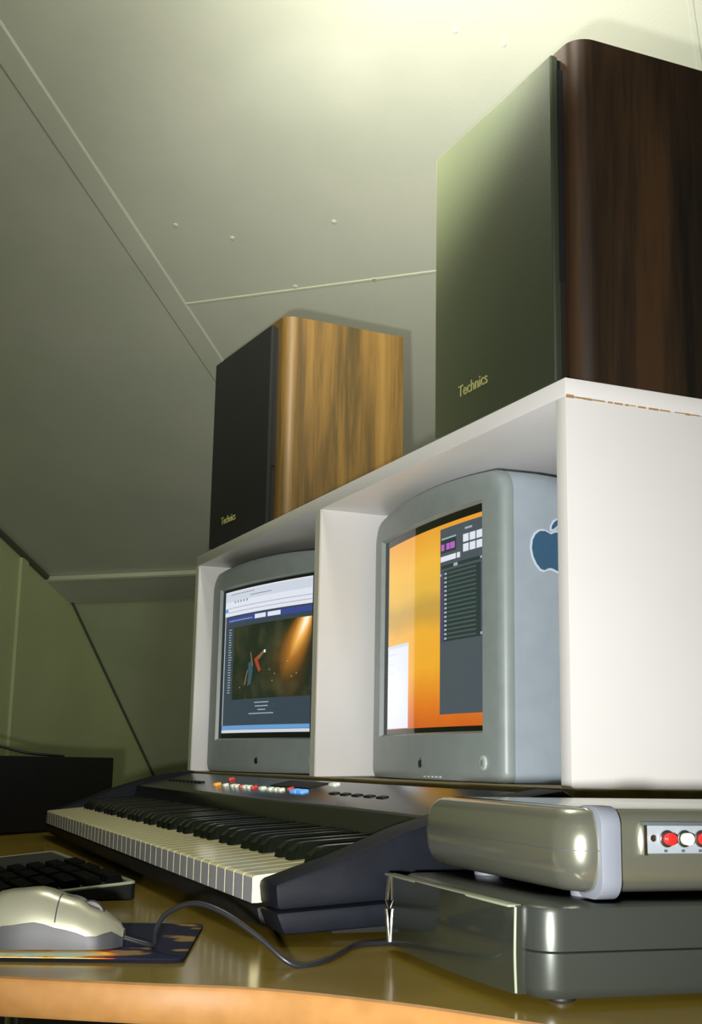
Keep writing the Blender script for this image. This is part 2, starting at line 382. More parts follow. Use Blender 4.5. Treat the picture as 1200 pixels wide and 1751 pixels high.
def outline_pts(ins, seg=10, top=24):
    """closed outline of the face in (x,z), counter clockwise from bottom left, arched top"""
    x0, x1, z0, z1 = FW0+ins, FW1-ins, ins, FH-ins; r = .030; pts = []
    arch = lambda x: .011*(1-((x-CX)/HW)**2)
    def arc(cx, cz, a0, rr):
        for i in range(seg+1):
            a = math.radians(a0+90*i/seg); pts.append((cx+rr*math.cos(a), cz+rr*math.sin(a)))
    rb = .012
    arc(x0+rb, z0+rb, 180, rb); 
    for i in range(1, top): pts.append((x0+rb+(x1-x0-2*rb)*i/top, z0))
    arc(x1-rb, z0+rb, 270, rb)
    for i in range(1, 8): pts.append((x1, z0+rb+(z1-r-z0-rb)*i/8))
    n0 = len(pts); arc(x1-r, z1-r, 0, r)
    for i in range(1, top): pts.append((x1-r-(x1-x0-2*r)*i/top, z1))
    arc(x0+r, z1-r, 90, r)
    for i in range(1, 8): pts.append((x0, z1-r-(z1-r-z0-rb)*i/8))
    return [(x, z+(arch(x) if z > FH*.8 else 0)*min(1, max(0, (z-FH*.8)/(FH*.15)))) for x, z in pts]
def resample_open(pts, ins):
    """project outline points radially to the opening rectangle"""
    out = []; cz = OZ+OH/2; hx = OW/2-ins; hz = OH/2-ins
    for x, z in pts:
        dx, dz = x-CX, z-cz; s = min(hx/abs(dx) if abs(dx) > 1e-9 else 9e9, hz/abs(dz) if abs(dz) > 1e-9 else 9e9); out.append((CX+dx*s, cz+dz*s))
    for X, Zc in ((CX-hx, cz-hz), (CX+hx, cz-hz), (CX+hx, cz+hz), (CX-hx, cz+hz)):
        i = min(range(len(out)), key=lambda i: (out[i][0]-X)**2+(out[i][1]-Zc)**2); out[i] = (X, Zc)
    return out
def monitor(P, yaw, label):
    t = empty('crt_monitor', P, yaw, label, 'monitor', 'pair of graphite monitors in the shelf bays')
    o0 = outline_pts(0); rings = []
    rings.append([Vector((CX+(x-CX)*.97, .035, .004+z*.985)) for x, z in o0])
    rings.append([Vector((x, .013, z)) for x, z in o0])
    rings.append([Vector((x, fy(x)+.009, z)) for x, z in o0])
    rings.append([Vector((x, fy(x)+.003, z)) for x, z in outline_pts(.0018)])
    rings.append([Vector((x, fy(x)+.0006, z)) for x, z in outline_pts(.0055)])
    rings.append([Vector((x, fy(x), z)) for x, z in outline_pts(.012)])
    op = resample_open(o0, 0)
    for k_ in (.35, .7):
        rings.append([Vector((a[0]+(b[0]-a[0])*k_, fy(a[0]+(b[0]-a[0])*k_), a[1]+(b[1]-a[1])*k_)) for a, b in zip(outline_pts(.012), op)])
    rings.append([Vector((x, fy(x), z)) for x, z in op])
    rings.append([Vector((x, fy(x)+.008, z)) for x, z in resample_open(o0, .004)])
    loft('bezel', rings, M_bezel, t, caps=False)
    # seam groove between bezel and housing, then the housing tapering to the back
    loft('seam', [[Vector((CX+(x-CX)*.992, .010+k_*.008, .001+z*.994)) for x, z in o0] for k_ in (0, 1)], M_seam, t, caps=False)
    hr = []
    for y_, s, dz, up in ((.0155, .996, .0015, .994), (.019, 1.0, 0, 1.0), (.060, 1.0, 0, 1.0), (.16, .985, .0, .985), (.24, .90, .012, .90), (.32, .74, .03, .74), (.385, .62, .045, .60), (.405, .56, .055, .55)):
        hr.append([Vector((CX+(x-CX)*s, y_, dz+z*up)) for x, z in o0])
    loft('housing', hr, M_housing, t)
    def patch(name, u0, u1, z0, z1, lay, m, parent, nx=12, nz=2, z0b=None, z1b=None):
        bm = bmesh.new(); g = []
        for j_ in range(nz+1):
            row = []
            for i in range(nx+1):
                u = u0+(u1-u0)*i/nx; a_ = z0+((z0b if z0b is not None else z0)-z0)*i/nx; b_ = z1+((z1b if z1b is not None else z1)-z1)*i/nx
                row.append(bm.verts.new((u, fy(u)+.006-lay*.0003, a_+(b_-a_)*j_/nz)))
            g.append(row)
        for j_ in range(nz):
            for i in range(nx): bm.faces.new((g[j_][i], g[j_][i+1], g[j_+1][i+1], g[j_+1][i]))
        return link(name, bm, m, parent, True)
    scr = patch('screen', .001, OW-.001, OZ+.001, OZ+OH-.001, 0, M_screenblack, t, 24, 8)
    logo('logo', .0115, M_logo, t, lambda x, y, e: Vector((CX+.005+x, fy(CX+.005+x)-e*.6, .0165+y)))
    pb = cyl('power_button', (.347, fy(.347)-.0005, .0235), (.0, -1, 0), .0088, .003, M_power, t, bevel=.0008)
    cyl('button_ring', (.347, fy(.347)-.0022, .0235), (0, -1, 0), .0042, .0008, M_bezel, pb)
    # clear fruit badge on the right flank
    fx = lambda y_: FW1+.0002
    a_ = logo('side_logo', .057, M_applelogo, t, lambda x, y, e: Vector((fx(0)+e, .064+x, .2525+y)), .002)
    bm = bmesh.new()
    for poly in apple():
        n = len(poly); c = Vector((sum(p[0] for p in poly)/n, sum(p[1] for p in poly)/n)); In = []; Ou = []
        for x, y_ in poly:
            d = Vector((x, y_))-c; d.normalize(); Ou.append(bm.verts.new((fx(0)+.0022, .064+(x+d.x*.035)*.057, .2525+(y_+d.y*.035)*.057))); In.append(bm.verts.new((fx(0)+.0026, .064+(x-d.x*.015)*.057, .2525+(y_-d.y*.015)*.057)))
        for i in range(n): bm.faces.new((Ou[i], Ou[(i+1) % n], In[(i+1) % n], In[i]))
    link('logo_rim', bm, M_appleedge, a_)
    return t, scr, patch
def emi(name, c, s=1.0):
    return mat(name, (.01, .01, .01), .06, emit=c, es=s, spec=.6)
E_white = emi('screen_white', (.74, .77, .86)); E_white2 = emi('screen_toolbar', (.60, .65, .74)); E_line = emi('screen_rule', (.33, .33, .42))
E_slate = emi('screen_slate', (.035, .055, .075)); E_blue = emi('screen_header_blue', (.035, .06, .26)); E_sky = emi('screen_sky_blue', (.13, .33, .62))
E_dark = emi('screen_dark_text', (.18, .2, .26)); E_txt = emi('screen_pale_text', (.36, .43, .48)); E_grey = emi('screen_panel_grey', (.065, .085, .10))
E_listdark = emi('screen_list_dark', (.018, .035, .035)); E_listline = emi('screen_list_line', (.07, .105, .10)); E_purple = emi('screen_purple', (.07, .05, .15)); E_led = emi('screen_purple_digits', (.45, .12, .50)); E_strip = emi('screen_grey_strip', (.055, .07, .075))
# concert photo: dark hall with an orange light beam from the upper right
E_photo = emi('screen_concert_photo', (.02, .03, .02)); b = E_photo.node_tree.nodes['Principled BSDF']
g = coords(E_photo); sx = N(E_photo, 'ShaderNodeSeparateXYZ'); L(E_photo, g, sx.inputs[0])
def mth(m, op, a, b_=None, c=None, clamp=False):
    n = N(m, 'ShaderNodeMath', operation=op); n.use_clamp = clamp
    for i, v in enumerate((a, b_, c)):
        if v is None: continue
        if isinstance(v, (int, float)): n.inputs[i].default_value = v
        else: L(m, v, n.inputs[i])
    return n.outputs[0]
X_, Zz = sx.outputs[0], sx.outputs[2]
# beam axis from (.322,.272) down-left to (.245,.165)
ax, az, bx_, bz_ = .322, .270, .235, .150; dl = math.hypot(bx_-ax, bz_-az); dx, dz = (bx_-ax)/dl, (bz_-az)/dl
along = mth(E_photo, 'ADD', mth(E_photo, 'MULTIPLY', mth(E_photo, 'SUBTRACT', X_, ax), dx), mth(E_photo, 'MULTIPLY', mth(E_photo, 'SUBTRACT', Zz, az), dz))
acr = mth(E_photo, 'ABSOLUTE', mth(E_photo, 'SUBTRACT', mth(E_photo, 'MULTIPLY', mth(E_photo, 'SUBTRACT', X_, ax), -dz), mth(E_photo, 'MULTIPLY', mth(E_photo, 'SUBTRACT', Zz, az), -dx)))
wd = mth(E_photo, 'MULTIPLY_ADD', mth(E_photo, 'MAXIMUM', along, 0), .34, .019)
core = mth(E_photo, 'SUBTRACT', 1, mth(E_photo, 'DIVIDE', acr, mth(E_photo, 'MULTIPLY', wd, 1.35)), clamp=True)
fade = mth(E_photo, 'SUBTRACT', 1, mth(E_photo, 'DIVIDE', mth(E_photo, 'ABSOLUTE', mth(E_photo, 'SUBTRACT', along, .012)), .16), clamp=True)
I = mth(E_photo, 'MULTIPLY', mth(E_photo, 'POWER', core, 1.3), mth(E_photo, 'POWER', fade, 1.5))
colr = ramp(E_photo, I, [(0, (.010, .018, .010)), (.12, (.05, .03, .008)), (.35, (.38, .15, .02)), (.62, (.95, .48, .10)), (.85, (1, .92, .7))])
nn = noise(E_photo, g, 24, 5); nr = ramp(E_photo, nn, [(.45, (0, 0, 0)), (.75, (.035, .03, .012))])
mxn = N(E_photo, 'ShaderNodeMix', data_type='RGBA', blend_type='ADD'); mxn.inputs[0].default_value = 1; L(E_photo, colr, mxn.inputs[6]); L(E_photo, nr, mxn.inputs[7]); L(E_photo, mxn.outputs[2], b.inputs['Emission Color'])
# orange desktop picture
E_orange = emi('screen_orange_picture', (.8, .4, .05)); g2_ = coords(E_orange); sx2 = N(E_orange, 'ShaderNodeSeparateXYZ'); L(E_orange, g2_, sx2.inputs[0])
zz = mth(E_orange, 'MULTIPLY_ADD', noise(E_orange, g2_, 9, 2), .035, mth(E_orange, 'SUBTRACT', sx2.outputs[2], .0175))
zn = mth(E_orange, 'DIVIDE', mth(E_orange, 'SUBTRACT', zz, .065), .265, clamp=True)
L(E_orange, ramp(E_orange, zn, [(0, (.58, .10, .01)), (.12, (.72, .19, .012)), (.30, (.86, .40, .025)), (.48, (.84, .42, .035)), (.56, (.60, .34, .05)), (.62, (.56, .34, .06)), (.70, (.78, .46, .06)), (.85, (.86, .48, .05)), (1, (.80, .34, .03))]), E_orange.node_tree.nodes['Principled BSDF'].inputs['Emission Color'])

m1, scr, patch = monitor((-1.249, .030, .0), math.radians(10.4), 'graphite monitor in the far left bay showing a web page with a concert photo')
y0_ = .030
bw = patch('desktop_area', .018, OW-.014, .0705, .336, 1, E_slate, scr)
patch('browser_toolbar', .018, OW-.014, .289, .336, 2, E_white, scr)
patch('title_bar', .020, OW-.014, .316, .3335, 3, E_white2, scr); 
for z_ in (.2955, .3035): patch('rule_line', .034, OW-.014, z_, z_+.0011, 3, E_line, scr)
for i in range(5): patch('toolbar_icon', .062+i*.0125, .067+i*.0125, .3125, .3165, 4, E_dark, scr, 2)
for i in range(9): patch('menu_text', .045+i*.011, .053+i*.011, .3285, .3300, 4, E_dark, scr, 2)
patch('page_title', .128, .205, .3215, .3228, 4, E_dark, scr, 4)
patch('bookmark_icon', .020, .034, .2965, .304, 4, E_sky, scr, 2)
patch('window_edge', .020, .0225, .085, .289, 3, E_white2, scr, 2)
patch('header_bar', .034, OW-.014, .2755, .2855, 3, E_blue, scr)
for a, b_ in ((.147, .187), (.194, .237)): patch('search_field', a, b_, .2765, .2845, 4, E_white, scr, 2)
for i in range(10): patch('header_text', .040+i*.010, .048+i*.010, .2785, .2800, 4, E_txt, scr, 2)
patch('concert_photo', .062, OW-.014, .1315, .2665, 3, E_photo, scr, 20, 8)
E_redfig = emi('figure_red', (.34, .05, .02)); E_bluefig = emi('figure_blue', (.03, .09, .13)); E_skin = emi('figure_skin', (.22, .11, .05))
def poly_patch(name, pts, m, lay=4):
    bm = bmesh.new(); bm.faces.new([bm.verts.new((x, fy(x)+.006-lay*.0003, z)) for x, z in pts]); return link(name, bm, m, scr)
poly_patch('singer_figure', [(.150, .202), (.160, .207), (.170, .190), (.176, .182), (.168, .178), (.160, .188)], E_redfig)
poly_patch('singer_arm', [(.160, .206), (.184, .217), (.187, .213), (.166, .200)], E_skin)
patch('singer_hand', .185, .191, .212, .2175, 5, E_white, scr, 2)
poly_patch('guitarist_figure', [(.128, .196), (.140, .200), (.146, .182), (.138, .158), (.126, .154), (.130, .176)], E_bluefig)
poly_patch('guitarist_arm', [(.134, .215), (.138, .216), (.147, .190), (.142, .190)], E_skin)
poly_patch('guitarist_leg', [(.112, .156), (.118, .158), (.128, .184), (.124, .184)], E_skin)
for x_, z_ in ((.205, .180), (.222, .172), (.262, .192), (.276, .165), (.095, .152), (.215, .160), (.29, .17)): patch('stage_light', x_, x_+.002, z_, z_+.002, 5, E_txt, scr, 1)
for i, (a, b_) in enumerate(((.155, .205), (.158, .203), (.168, .195), (.135, .222))): patch('caption_text', a, b_, .1235-i*.0065, .1252-i*.0065, 3, E_txt, scr, 4)
for i in range(26): patch('side_text', .040, .049+random.random()*.006, .262-i*.0047, .2635-i*.0047, 3, E_txt, scr, 2)
patch('lower_bar', .020, OW-.014, .0775, .0845, 3, E_sky, scr)
patch('window_frame', .020, OW-.014, .0712, .0768, 3, E_white2, scr)

m2, scr, patch = monitor((-.609, .078, .0), math.radians(-3.75), 'graphite monitor in the near right bay showing an orange desktop picture')
patch('desktop_picture', .0255, OW+.0-.003, .068, .3305, 1, E_orange, scr, 16, 8)
patch('document_window', .026, .118, .069, .1855, 2, E_white, scr, 8)
patch('window_title', .026, .118, .181, .1855, 3, E_white2, scr, 8)
for i in range(7): patch('document_text', .030, .040+random.random()*.03, .172-i*.013, .1732-i*.013, 3, E_white2, scr, 2)
_p = patch
def patch(name, u0, u1, *r, **k):
    f_ = lambda u: .226+(u-.2115)*.90
    return _p(name, f_(u0), f_(u1), *r, **k)
patch('player_panel', .2115, OW-.003, .0835, .3245, 2, E_grey, scr)
patch('digit_display', .215, .262, .292, .309, 3, E_listdark, scr, 2)
for i, (a, b_) in enumerate(((.216, .226), (.232, .243), (.2445, .2585))): patch('digits', a, b_, .295, .3035, 4, E_led, scr, 2)
patch('display_text', .217, .262, .3095, .3115, 4, E_txt, scr, 2)
patch('slider_bar', .214, .262, .2805, .2875, 4, E_white, scr, 2); patch('slider_knob', .265, .274, .2805, .2875, 4, E_white, scr, 2)
patch('button_caption', .288, .308, .3145, .3170, 4, E_txt, scr, 2)
for r_ in range(2):
    for c_ in range(3): patch('player_button', .283+c_*.0185, .2985+c_*.0185, .2985-r_*.0125, .3085-r_*.0125, 4, E_white, scr, 2)
patch('list_header', .216, .335, .271, .2755, 3, E_listdark, scr); patch('list_header_knob', .255, .267, .271, .275, 4, E_txt, scr, 2)
patch('side_strip', .2135, .2225, .175, .268, 3, E_purple, scr, 2); patch('side_strip', .3335, OW-.004, .175, .272, 3, E_purple, scr, 2)
patch('track_list', .224, .3305, .176, .268, 3, E_listdark, scr)
for i in range(16):
    z_ = .263-i*.0056; patch('list_row', .238, .319, z_, z_+.0018, 4, E_listline, scr, 4); patch('list_mark', .2265, .234, z_-.0005, z_+.0022, 4, E_txt, scr, 1)
for x_, z_ in ((.330, .272), (.330, .178), (.2125, .262), (.338, .306), (.338, .318)): patch('corner_mark', x_, x_+.005, z_, z_+.003, 5, E_txt, scr, 1)
patch = _p
for i in range(5): bx('face_marking', .188+i*.012, .193+i*.012, fy(.2)-.0004, fy(.2)+.002, .0045, .0062, M_power, m2)

# ------------------------------------------------------------------ music keyboard
KL = 45*.0235; A_K = -math.atan(.05)
KS = 1.23
syn = empty('music_keyboard', (CAM.x+(.2494-CAM.x)*KS, CAM.y+(-.4137-CAM.y)*KS, DZ), A_K, 'long black electronic music keyboard with white and black keys in front of the monitors', 'keyboard')
syn.scale = (KS, KS, KS)
zb = (CAM.z-DZ)/KS-CAM.z
def kz(*p): return [(d, z+zb) for d, z in p]
CH = kz((0.003, -.056), (.05, -.0405), (.095, -.0225), (.157, -.004), (.213, .005), (.2205, .001), (.222, -.045), (.10, -.0665), (.005, -.0725))
LO = kz((0.004, -.0735), (.10, -.0675), (.222, -.046), (.222, -.075), (.14, -.080), (.07, -.084), (.010, -.0875))
for a, b_ in ((.0015, .0405), (-KL-.0405, -KL-.0015)):
    prism('end_cheek', CH, a, b_, M_synthside, syn, bevel=.0035)
    prism('lower_cheek', LO, a, b_, M_synthside, syn, bevel=.0025)
prism('front_rail', kz((.003, -.0745), (.012, -.0725), (.02, -.075), (.02, -.0865), (.006, -.0865)), -KL-.0015, .0015, M_synth, syn, bevel=.001)
prism('key_bed', kz((.012, -.0735), (.20, -.060), (.22, -.085), (.02, -.086)), -KL-.001, .001, M_gap, syn)
prism('panel', kz((.124, -.0400), (.1285, -.0175), (.132, -.0155), (.207, .0015), (.215, .0005), (.220, -.005), (.220, -.058), (.13, -.058)), -KL-.0013, .0013, M_panel, syn, bevel=.0008)
prism('lower_shell', kz((.045, -.080), (.215, -.072), (.215, -.0895), (.05, -.0895)), -KL-.02, .02, M_gap, syn)
for sx_ in (-.02, -KL+.02):
    for dd in (.07, .195): cyl('foot', (sx_, dd, .0014), (0, 0, 1), .012, .0027, M_rubberblack, syn)
sl = .100
def wkey_mesh():
    bm = bmesh.new(); w_ = .0235-.0011
    add_prism(bm, [(0, -.0715+zb), (0, -.0555+zb), (.0012, -.0542+zb), (.003, -.0538+zb), (.1225, -.0538+zb+.1195*sl), (.1225, -.060+zb), (.004, -.0715+zb)], 0, w_, 'x', 0)
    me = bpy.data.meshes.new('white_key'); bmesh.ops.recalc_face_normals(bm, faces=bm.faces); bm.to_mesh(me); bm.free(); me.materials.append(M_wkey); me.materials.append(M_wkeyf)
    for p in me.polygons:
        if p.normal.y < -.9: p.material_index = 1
    return me
def bkey_mesh():
    bm = bmesh.new(); base = lambda d: -.0538+zb+d*sl
    rings = []
    for d, h, w_ in ((.046, -.001, .0125), (.0475, .006, .0115), (.054, .0108, .0095), (.060, .0115, .0092), (.1225, .0095, .0092)):
        z0_ = base(d)-.004; z1_ = base(d)+h
        rings.append([Vector((-.0062, d, z0_)), Vector((.0062, d, z0_)), Vector((w_/2, d, z1_)), Vector((-w_/2, d, z1_))])
    R = [[bm.verts.new(p) for p in r] for r in rings]
    for a, b_ in zip(R, R[1:]):
        for i in range(4): bm.faces.new((a[i], a[(i+1) % 4], b_[(i+1) % 4], b_[i]))
    bm.faces.new(R[0][::-1]); bm.faces.new(R[-1])
    me = bpy.data.meshes.new('black_key'); bmesh.ops.recalc_face_normals(bm, faces=bm.faces); bm.to_mesh(me); bm.free(); me.materials.append(M_bkey); return me
wm, bm_ = wkey_mesh(), bkey_mesh()
for i in range(45):
    o = bpy.data.objects.new('white_key', wm); COL.objects.link(o); o.parent = syn; o.location = (-KL+i*.0235+.0005, 0, 0)
    if 'EFGABCD'[i % 7] in 'FGACD' and i < 44:
        off = {'F': -.002, 'G': 0, 'A': .002, 'C': -.0015, 'D': .0015}['EFGABCD'[i % 7]]
        o = bpy.data.objects.new('black_key', bm_); COL.objects.link(o); o.parent = syn; o.location = (-KL+(i+1)*.0235+off, 0, 0)
# buttons on the sloping panel
psl = .017/.075
def pz(d): return -.0155+(d-.132)*psl+zb
btn = [(-.712, .160, .011, .008, 0), (-.672, .160, .009, .006, 1), (-.637, .160, .009, .006, 1), (-.622, .160, .009, .006, 1), (-.601, .160, .006, .006, 2), (-.586, .160, .010, .006, 1), (-.570, .160, .010, .006, 1), (-.553, .161, .006, .007, 2), (-.517, .160, .012, .006, 1), (-.487, .160, .010, .006, 1), (-.466, .160, .010, .006, 1), (-.450, .160, .010, .006, 1), (-.435, .166, .006, .006, 2), (-.400, .160, .018, .008, 3), (-.380, .160, .018, .008, 3), (-.375, .192, .016, .007, 1), (-.745, .187, .007, .007, 2)]
for s_, d_, w_, h_, mi in btn:
    bm = bmesh.new(); add_box(bm, -w_/2, w_/2, -h_/2, h_/2, -.001, .0028, .0006)
    bmesh.ops.transform(bm, matrix=Matrix.Translation((s_, d_, pz(d_))) @ Matrix.Rotation(math.atan(psl), 4, 'X'), verts=bm.verts)
    link('button', bm, M_glow[mi], syn, True)
for s_ in [-.99+.022*i for i in range(9)]+[-.30+.03*i for i in range(5)]:
    bm = bmesh.new(); add_box(bm, -.008, .008, -.003, .003, -.001, .0015, .0005)
    bmesh.ops.transform(bm, matrix=Matrix.Translation((s_, .165, pz(.165))) @ Matrix.Rotation(math.atan(psl), 4, 'X'), verts=bm.verts)
    link('button', bm, M_synth, syn, True)
bm = bmesh.new(); add_box(bm, -.065, .065, -.012, .012, -.001, .0012, .0005)
bmesh.ops.transform(bm, matrix=Matrix.Translation((-.47, .186, pz(.186))) @ Matrix.Rotation(math.atan(psl), 4, 'X'), verts=bm.verts); link('display', bm, M_gap, syn, True)

# ------------------------------------------------------------------ grey box with clear front, silver device on top
BR = math.atan2(.021, -.239)+math.pi   # rotation of its long front
BS = .94
box = empty('grey_drive_case', (CAM.x+(.360-CAM.x)*BS, CAM.y+(-.262-CAM.y)*BS, DZ), BR, 'dark grey metallic case with smoked clear front, lying on the desk at the right', 'electronics')
BW, BD, BH = .235, .28, .0572; z0 = .004
def rr_rings(x0, x1, y0, y1, r, levels):
    return [[Vector((x, y, z)) for x, y in rrect(x0+i_, x1-i_, y0+i_, y1-i_, max(r-i_, .002))] for i_, z in levels]
loft('lower_half', rr_rings(-BW, 0, 0, BD, .018, [(.003, z0), (.0005, z0+.003), (0, z0+.006), (0, .0298), (.0010, .0304)]), M_gun, box)
loft('upper_half', rr_rings(-BW, 0, 0, BD, .018, [(.0010, .0306), (0, .0312), (0, BH-.004), (.001, BH-.0015), (.004, BH)]), M_gun, box)
# smoked cover: slightly bowed plate in front
cov = []
for i in range(25):
    x = -BW-.001+(BW-.017)*i/24; t_ = i/24*2-1; yb = -.006-.006*(1-t_*t_); cov.append((x, yb))
bm = bmesh.new(); A = []
for x, y_ in cov: A.append([bm.verts.new((x, y_, z0+.001)), bm.verts.new((x, y_, BH-.001)), bm.verts.new((x, .001, BH-.001)), bm.verts.new((x, .001, z0+.001))])
for p, q in zip(A, A[1:]):
    for i in range(4): bm.faces.new((p[i], q[i], q[(i+1) % 4], p[(i+1) % 4]))
bm.faces.new(A[0][::-1]); bm.faces.new(A[-1]); cv = link('front_cover', bm, M_clear, box, True)
tube('cover_edge', [(-BW-.002, -.0065, z0+.002), (-BW-.0045, -.0075, .030), (-BW-.002, -.0065, BH-.002)], .0016, M_chrome, cv, 8, 4)
tube('cover_edge', [(-.0175, -.0062, z0+.002), (-.0175, -.0068, .028), (-.0175, -.0062, BH-.002)], .0009, M_rim, cv, 8, 4)
bx('cover_lip', -BW-.001, -.018, -.011, -.002, BH-.0022, BH-.0006, M_rim, cv, .0006)
for fx_, fy_ in ((-.02, .025), (-BW+.02, .02), (-.02, BD-.03), (-BW+.02, BD-.03)): cyl('foot', (fx_, fy_, .0022), (0, 0, 1), .008, .0044, M_rubberblack, box, bevel=.001)
# silver device
dv = empty('silver_audio_device', (CAM.x+(.357-CAM.x)*BS, CAM.y+(-.238-CAM.y)*BS, DZ+BH), BR, 'rounded silver device with grey strap and red and white sockets, on the grey case', 'electronics')
dv.scale = (BS, BS, BS)
VW, VD, V0, V1 = .262, .30, .006, .0605
lev = []
for i in range(15):
    a = math.pi*(i/14)-math.pi/2; ca, sa = math.cos(a), math.sin(a)
    lev.append((.017*(1-abs(ca)**.75), (V0+V1)/2+(V1-V0)/2*math.copysign(abs(sa)**.85, sa)))
YS = .024
R1 = []
for ins, z in lev:
    r_ = .0235-ins*.4; pts = [(-ins-.001, YS)]+[(-VW+ins, YS)]
    for cx, cy, a0 in ((-VW+ins+r_, ins+r_, 180), (-ins-r_, ins+r_, 270)):
        for i in range(11):
            a = math.radians(a0+9*i); pts.append((cx+r_*math.cos(a), cy+r_*math.sin(a)))
    R1.append([Vector((x, y, z)) for x, y in pts])
loft('front_casing', R1, M_silver, dv)
loft('rear_casing', [[Vector((x, y, z)) for x, y in rrect(-VW+.004+i_, -.003-i_, YS-.004, VD, .004, 3)] for i_, z in ((.012, V0), (.006, V0+.003), (.002, V0+.008), (0, V0+.014), (0, V1-.012), (.0015, V1-.006), (.005, V1-.002), (.011, V1))], M_silver, dv)
mid = (V0+V1)/2
ln = [(-VW-.0003, YS), (-VW-.0003, .0245)]
for cx, a0 in ((-VW+.0235, 180), (-.0235, 270)):
    for i in range(11): a = math.radians(a0+9*i); ln.append((cx+.0238*math.cos(a), .0235+.0238*math.sin(a)))
ln.append((.0003, YS))
bm = bmesh.new(); q0 = [bm.verts.new((x, y, mid-.0002)) for x, y in ln]; q1 = [bm.verts.new((x, y, mid+.0003)) for x, y in ln]
for i in range(len(ln)-1): bm.faces.new((q0[i], q0[i+1], q1[i+1], q1[i]))
link('seam', bm, M_seam, dv)
prism('rubber_strap', rrect(-.034, .0035, V0-.004, V1+.0012, .013, 8), YS-.0005, YS+.014, M_rubber, dv, axis='y', bevel=.0008)
# socket recess on the side, then the sockets
bx('socket_plate', -.004, .0010, .058, .150, .0315, .0500, M_jackplate, dv, .0006)
bx('plate_frame', -.004, .0018, .056, .152, .0495, .0520, M_seam, dv, .0004)
bx('plate_end', -.004, .0024, .0555, .058, .0305, .0500, M_chrome, dv, .0004)
cyl('screw', (.0016, .0625, .0415), (1, 0, 0), .0022, .002, M_chrome, dv)
for i, mm in enumerate((M_red, M_jwhite, M_red, M_jwhite, M_red, M_jwhite)):
    y_ = .0725+i*.0132; so = cyl('socket', (.0023, y_, .0412), (1, 0, 0), .0056, .003, M_chrome, dv, bevel=.0006)
    cyl('socket_well', (.0040, y_, .0412), (1, 0, 0), .0046, .001, M_gap, so); cyl('socket_tip', (.0068, y_, .0412), (1, 0, 0), .0040, .006, mm, so, bevel=.0008)
    bx('socket_mark', .0008, .0014, y_-.0012, y_+.0012, .0325, .0342, M_seam, so)
for fx_, fy_ in ((-.05, .04), (-VW+.05, .04), (-.05, VD-.05), (-VW+.05, VD-.05)): cyl('foot', (fx_, fy_, .0045), (0, 0, 1), .010, .009, M_rubber, dv, bevel=.001)

# ------------------------------------------------------------------ mouse pad, mouse and its cable
def V2(x, y): return Vector((x, y))
e1 = V2(.36, .933)
pad0 = V2(.184, -.440)
pa = math.atan2(e1.y, e1.x)
pad = empty('mouse_pad', (pad0.x, pad0.y, DZ), pa, 'dark blue mouse pad with orange flame pattern under the silver mouse', 'mouse pad')
M_pad = mat('pad_print', rough=.8, spec=.15); v = coords(M_pad); sx3 = N(M_pad, 'ShaderNodeSeparateXYZ'); L(M_pad, v, sx3.inputs[0])
v3 = coords(M_pad, (1, 2.2, 1)); nf = noise(M_pad, v3, 22, 4, .6, 1.5)
band = mth(M_pad, 'SUBTRACT', 1, mth(M_pad, 'DIVIDE', mth(M_pad, 'ABSOLUTE', mth(M_pad, 'SUBTRACT', sx3.outputs[1], .016)), .050), clamp=True)
side = mth(M_pad, 'SUBTRACT', 1, mth(M_pad, 'DIVIDE', mth(M_pad, 'ADD', sx3.outputs[0], .075), .05), clamp=True)
ff = mth(M_pad, 'MULTIPLY', mth(M_pad, 'MULTIPLY', nf, 1.75), mth(M_pad, 'MULTIPLY', mth(M_pad, 'POWER', band, .5), side))
patches = ramp(M_pad, noise(M_pad, coords(M_pad, loc=(.37, .1, 0)), 26, 2), [(.60, (0, 0, 0)), (.66, (.30, .17, .02))])
cr = ramp(M_pad, ff, [(0, (.006, .010, .035)), (.35, (.02, .02, .06)), (.46, (.55, .07, .01)), (.58, (.95, .45, .02)), (.76, (.85, .78, .40)), (.95, (.50, .70, .85))])
mx3 = N(M_pad, 'ShaderNodeMix', data_type='RGBA', blend_type='ADD'); mx3.inputs[0].default_value = 1; L(M_pad, cr, mx3.inputs[6]); L(M_pad, patches, mx3.inputs[7]); L(M_pad, mx3.outputs[2], M_pad.node_tree.nodes['Principled BSDF'].inputs['Base Color'])
pp_ = rrect(-.235, 0, 0, .195, .010)
M_foam = mat('pad_foam', (.006, .006, .009), .9, spec=.1)
prism('foam', pp_, 0, .0026, M_foam, pad, axis='z'); prism('printed_top', pp_, .0026, .0030, M_pad, pad, axis='z')
mz = DZ+.0030
nose = V2(.110, -.464); md = V2(.335, .942).normalized()
mo = empty('computer_mouse', (nose.x, nose.y, mz), math.atan2(md.y, md.x), 'silver and dark grey wheel mouse on the flame-patterned pad', 'mouse')
ML = .124
def itp(t, tab):
    for (a, x), (b_, y_) in zip(tab, tab[1:]):
        if t <= b_: s_ = (t-a)/(b_-a); s_ = s_*s_*(3-2*s_) if len(tab) > 2 else s_; return x+(y_-x)*s_
    return tab[-1][1]
hw = [(0, .010), (.05, .0215), (.14, .0280), (.35, .0290), (.6, .0300), (.85, .0270), (.96, .0180), (1, .006)]
hh = [(0, .011), (.05, .0175), (.14, .0245), (.30, .0340), (.50, .0405), (.70, .0385), (.88, .0270), (.97, .0150), (1, .005)]
zbn = [(0, .0065), (.06, .0115), (.17, .0085), (.32, .0135), (.50, .0185), (.66, .0160), (.85, .0050), (1, .003)]
def sec(t, th):
    w_, h_ = itp(t, hw), itp(t, hh); c, s_ = math.cos(th), math.sin(th)
    return w_*math.copysign(abs(c)**.62, c), h_*abs(s_)**.85
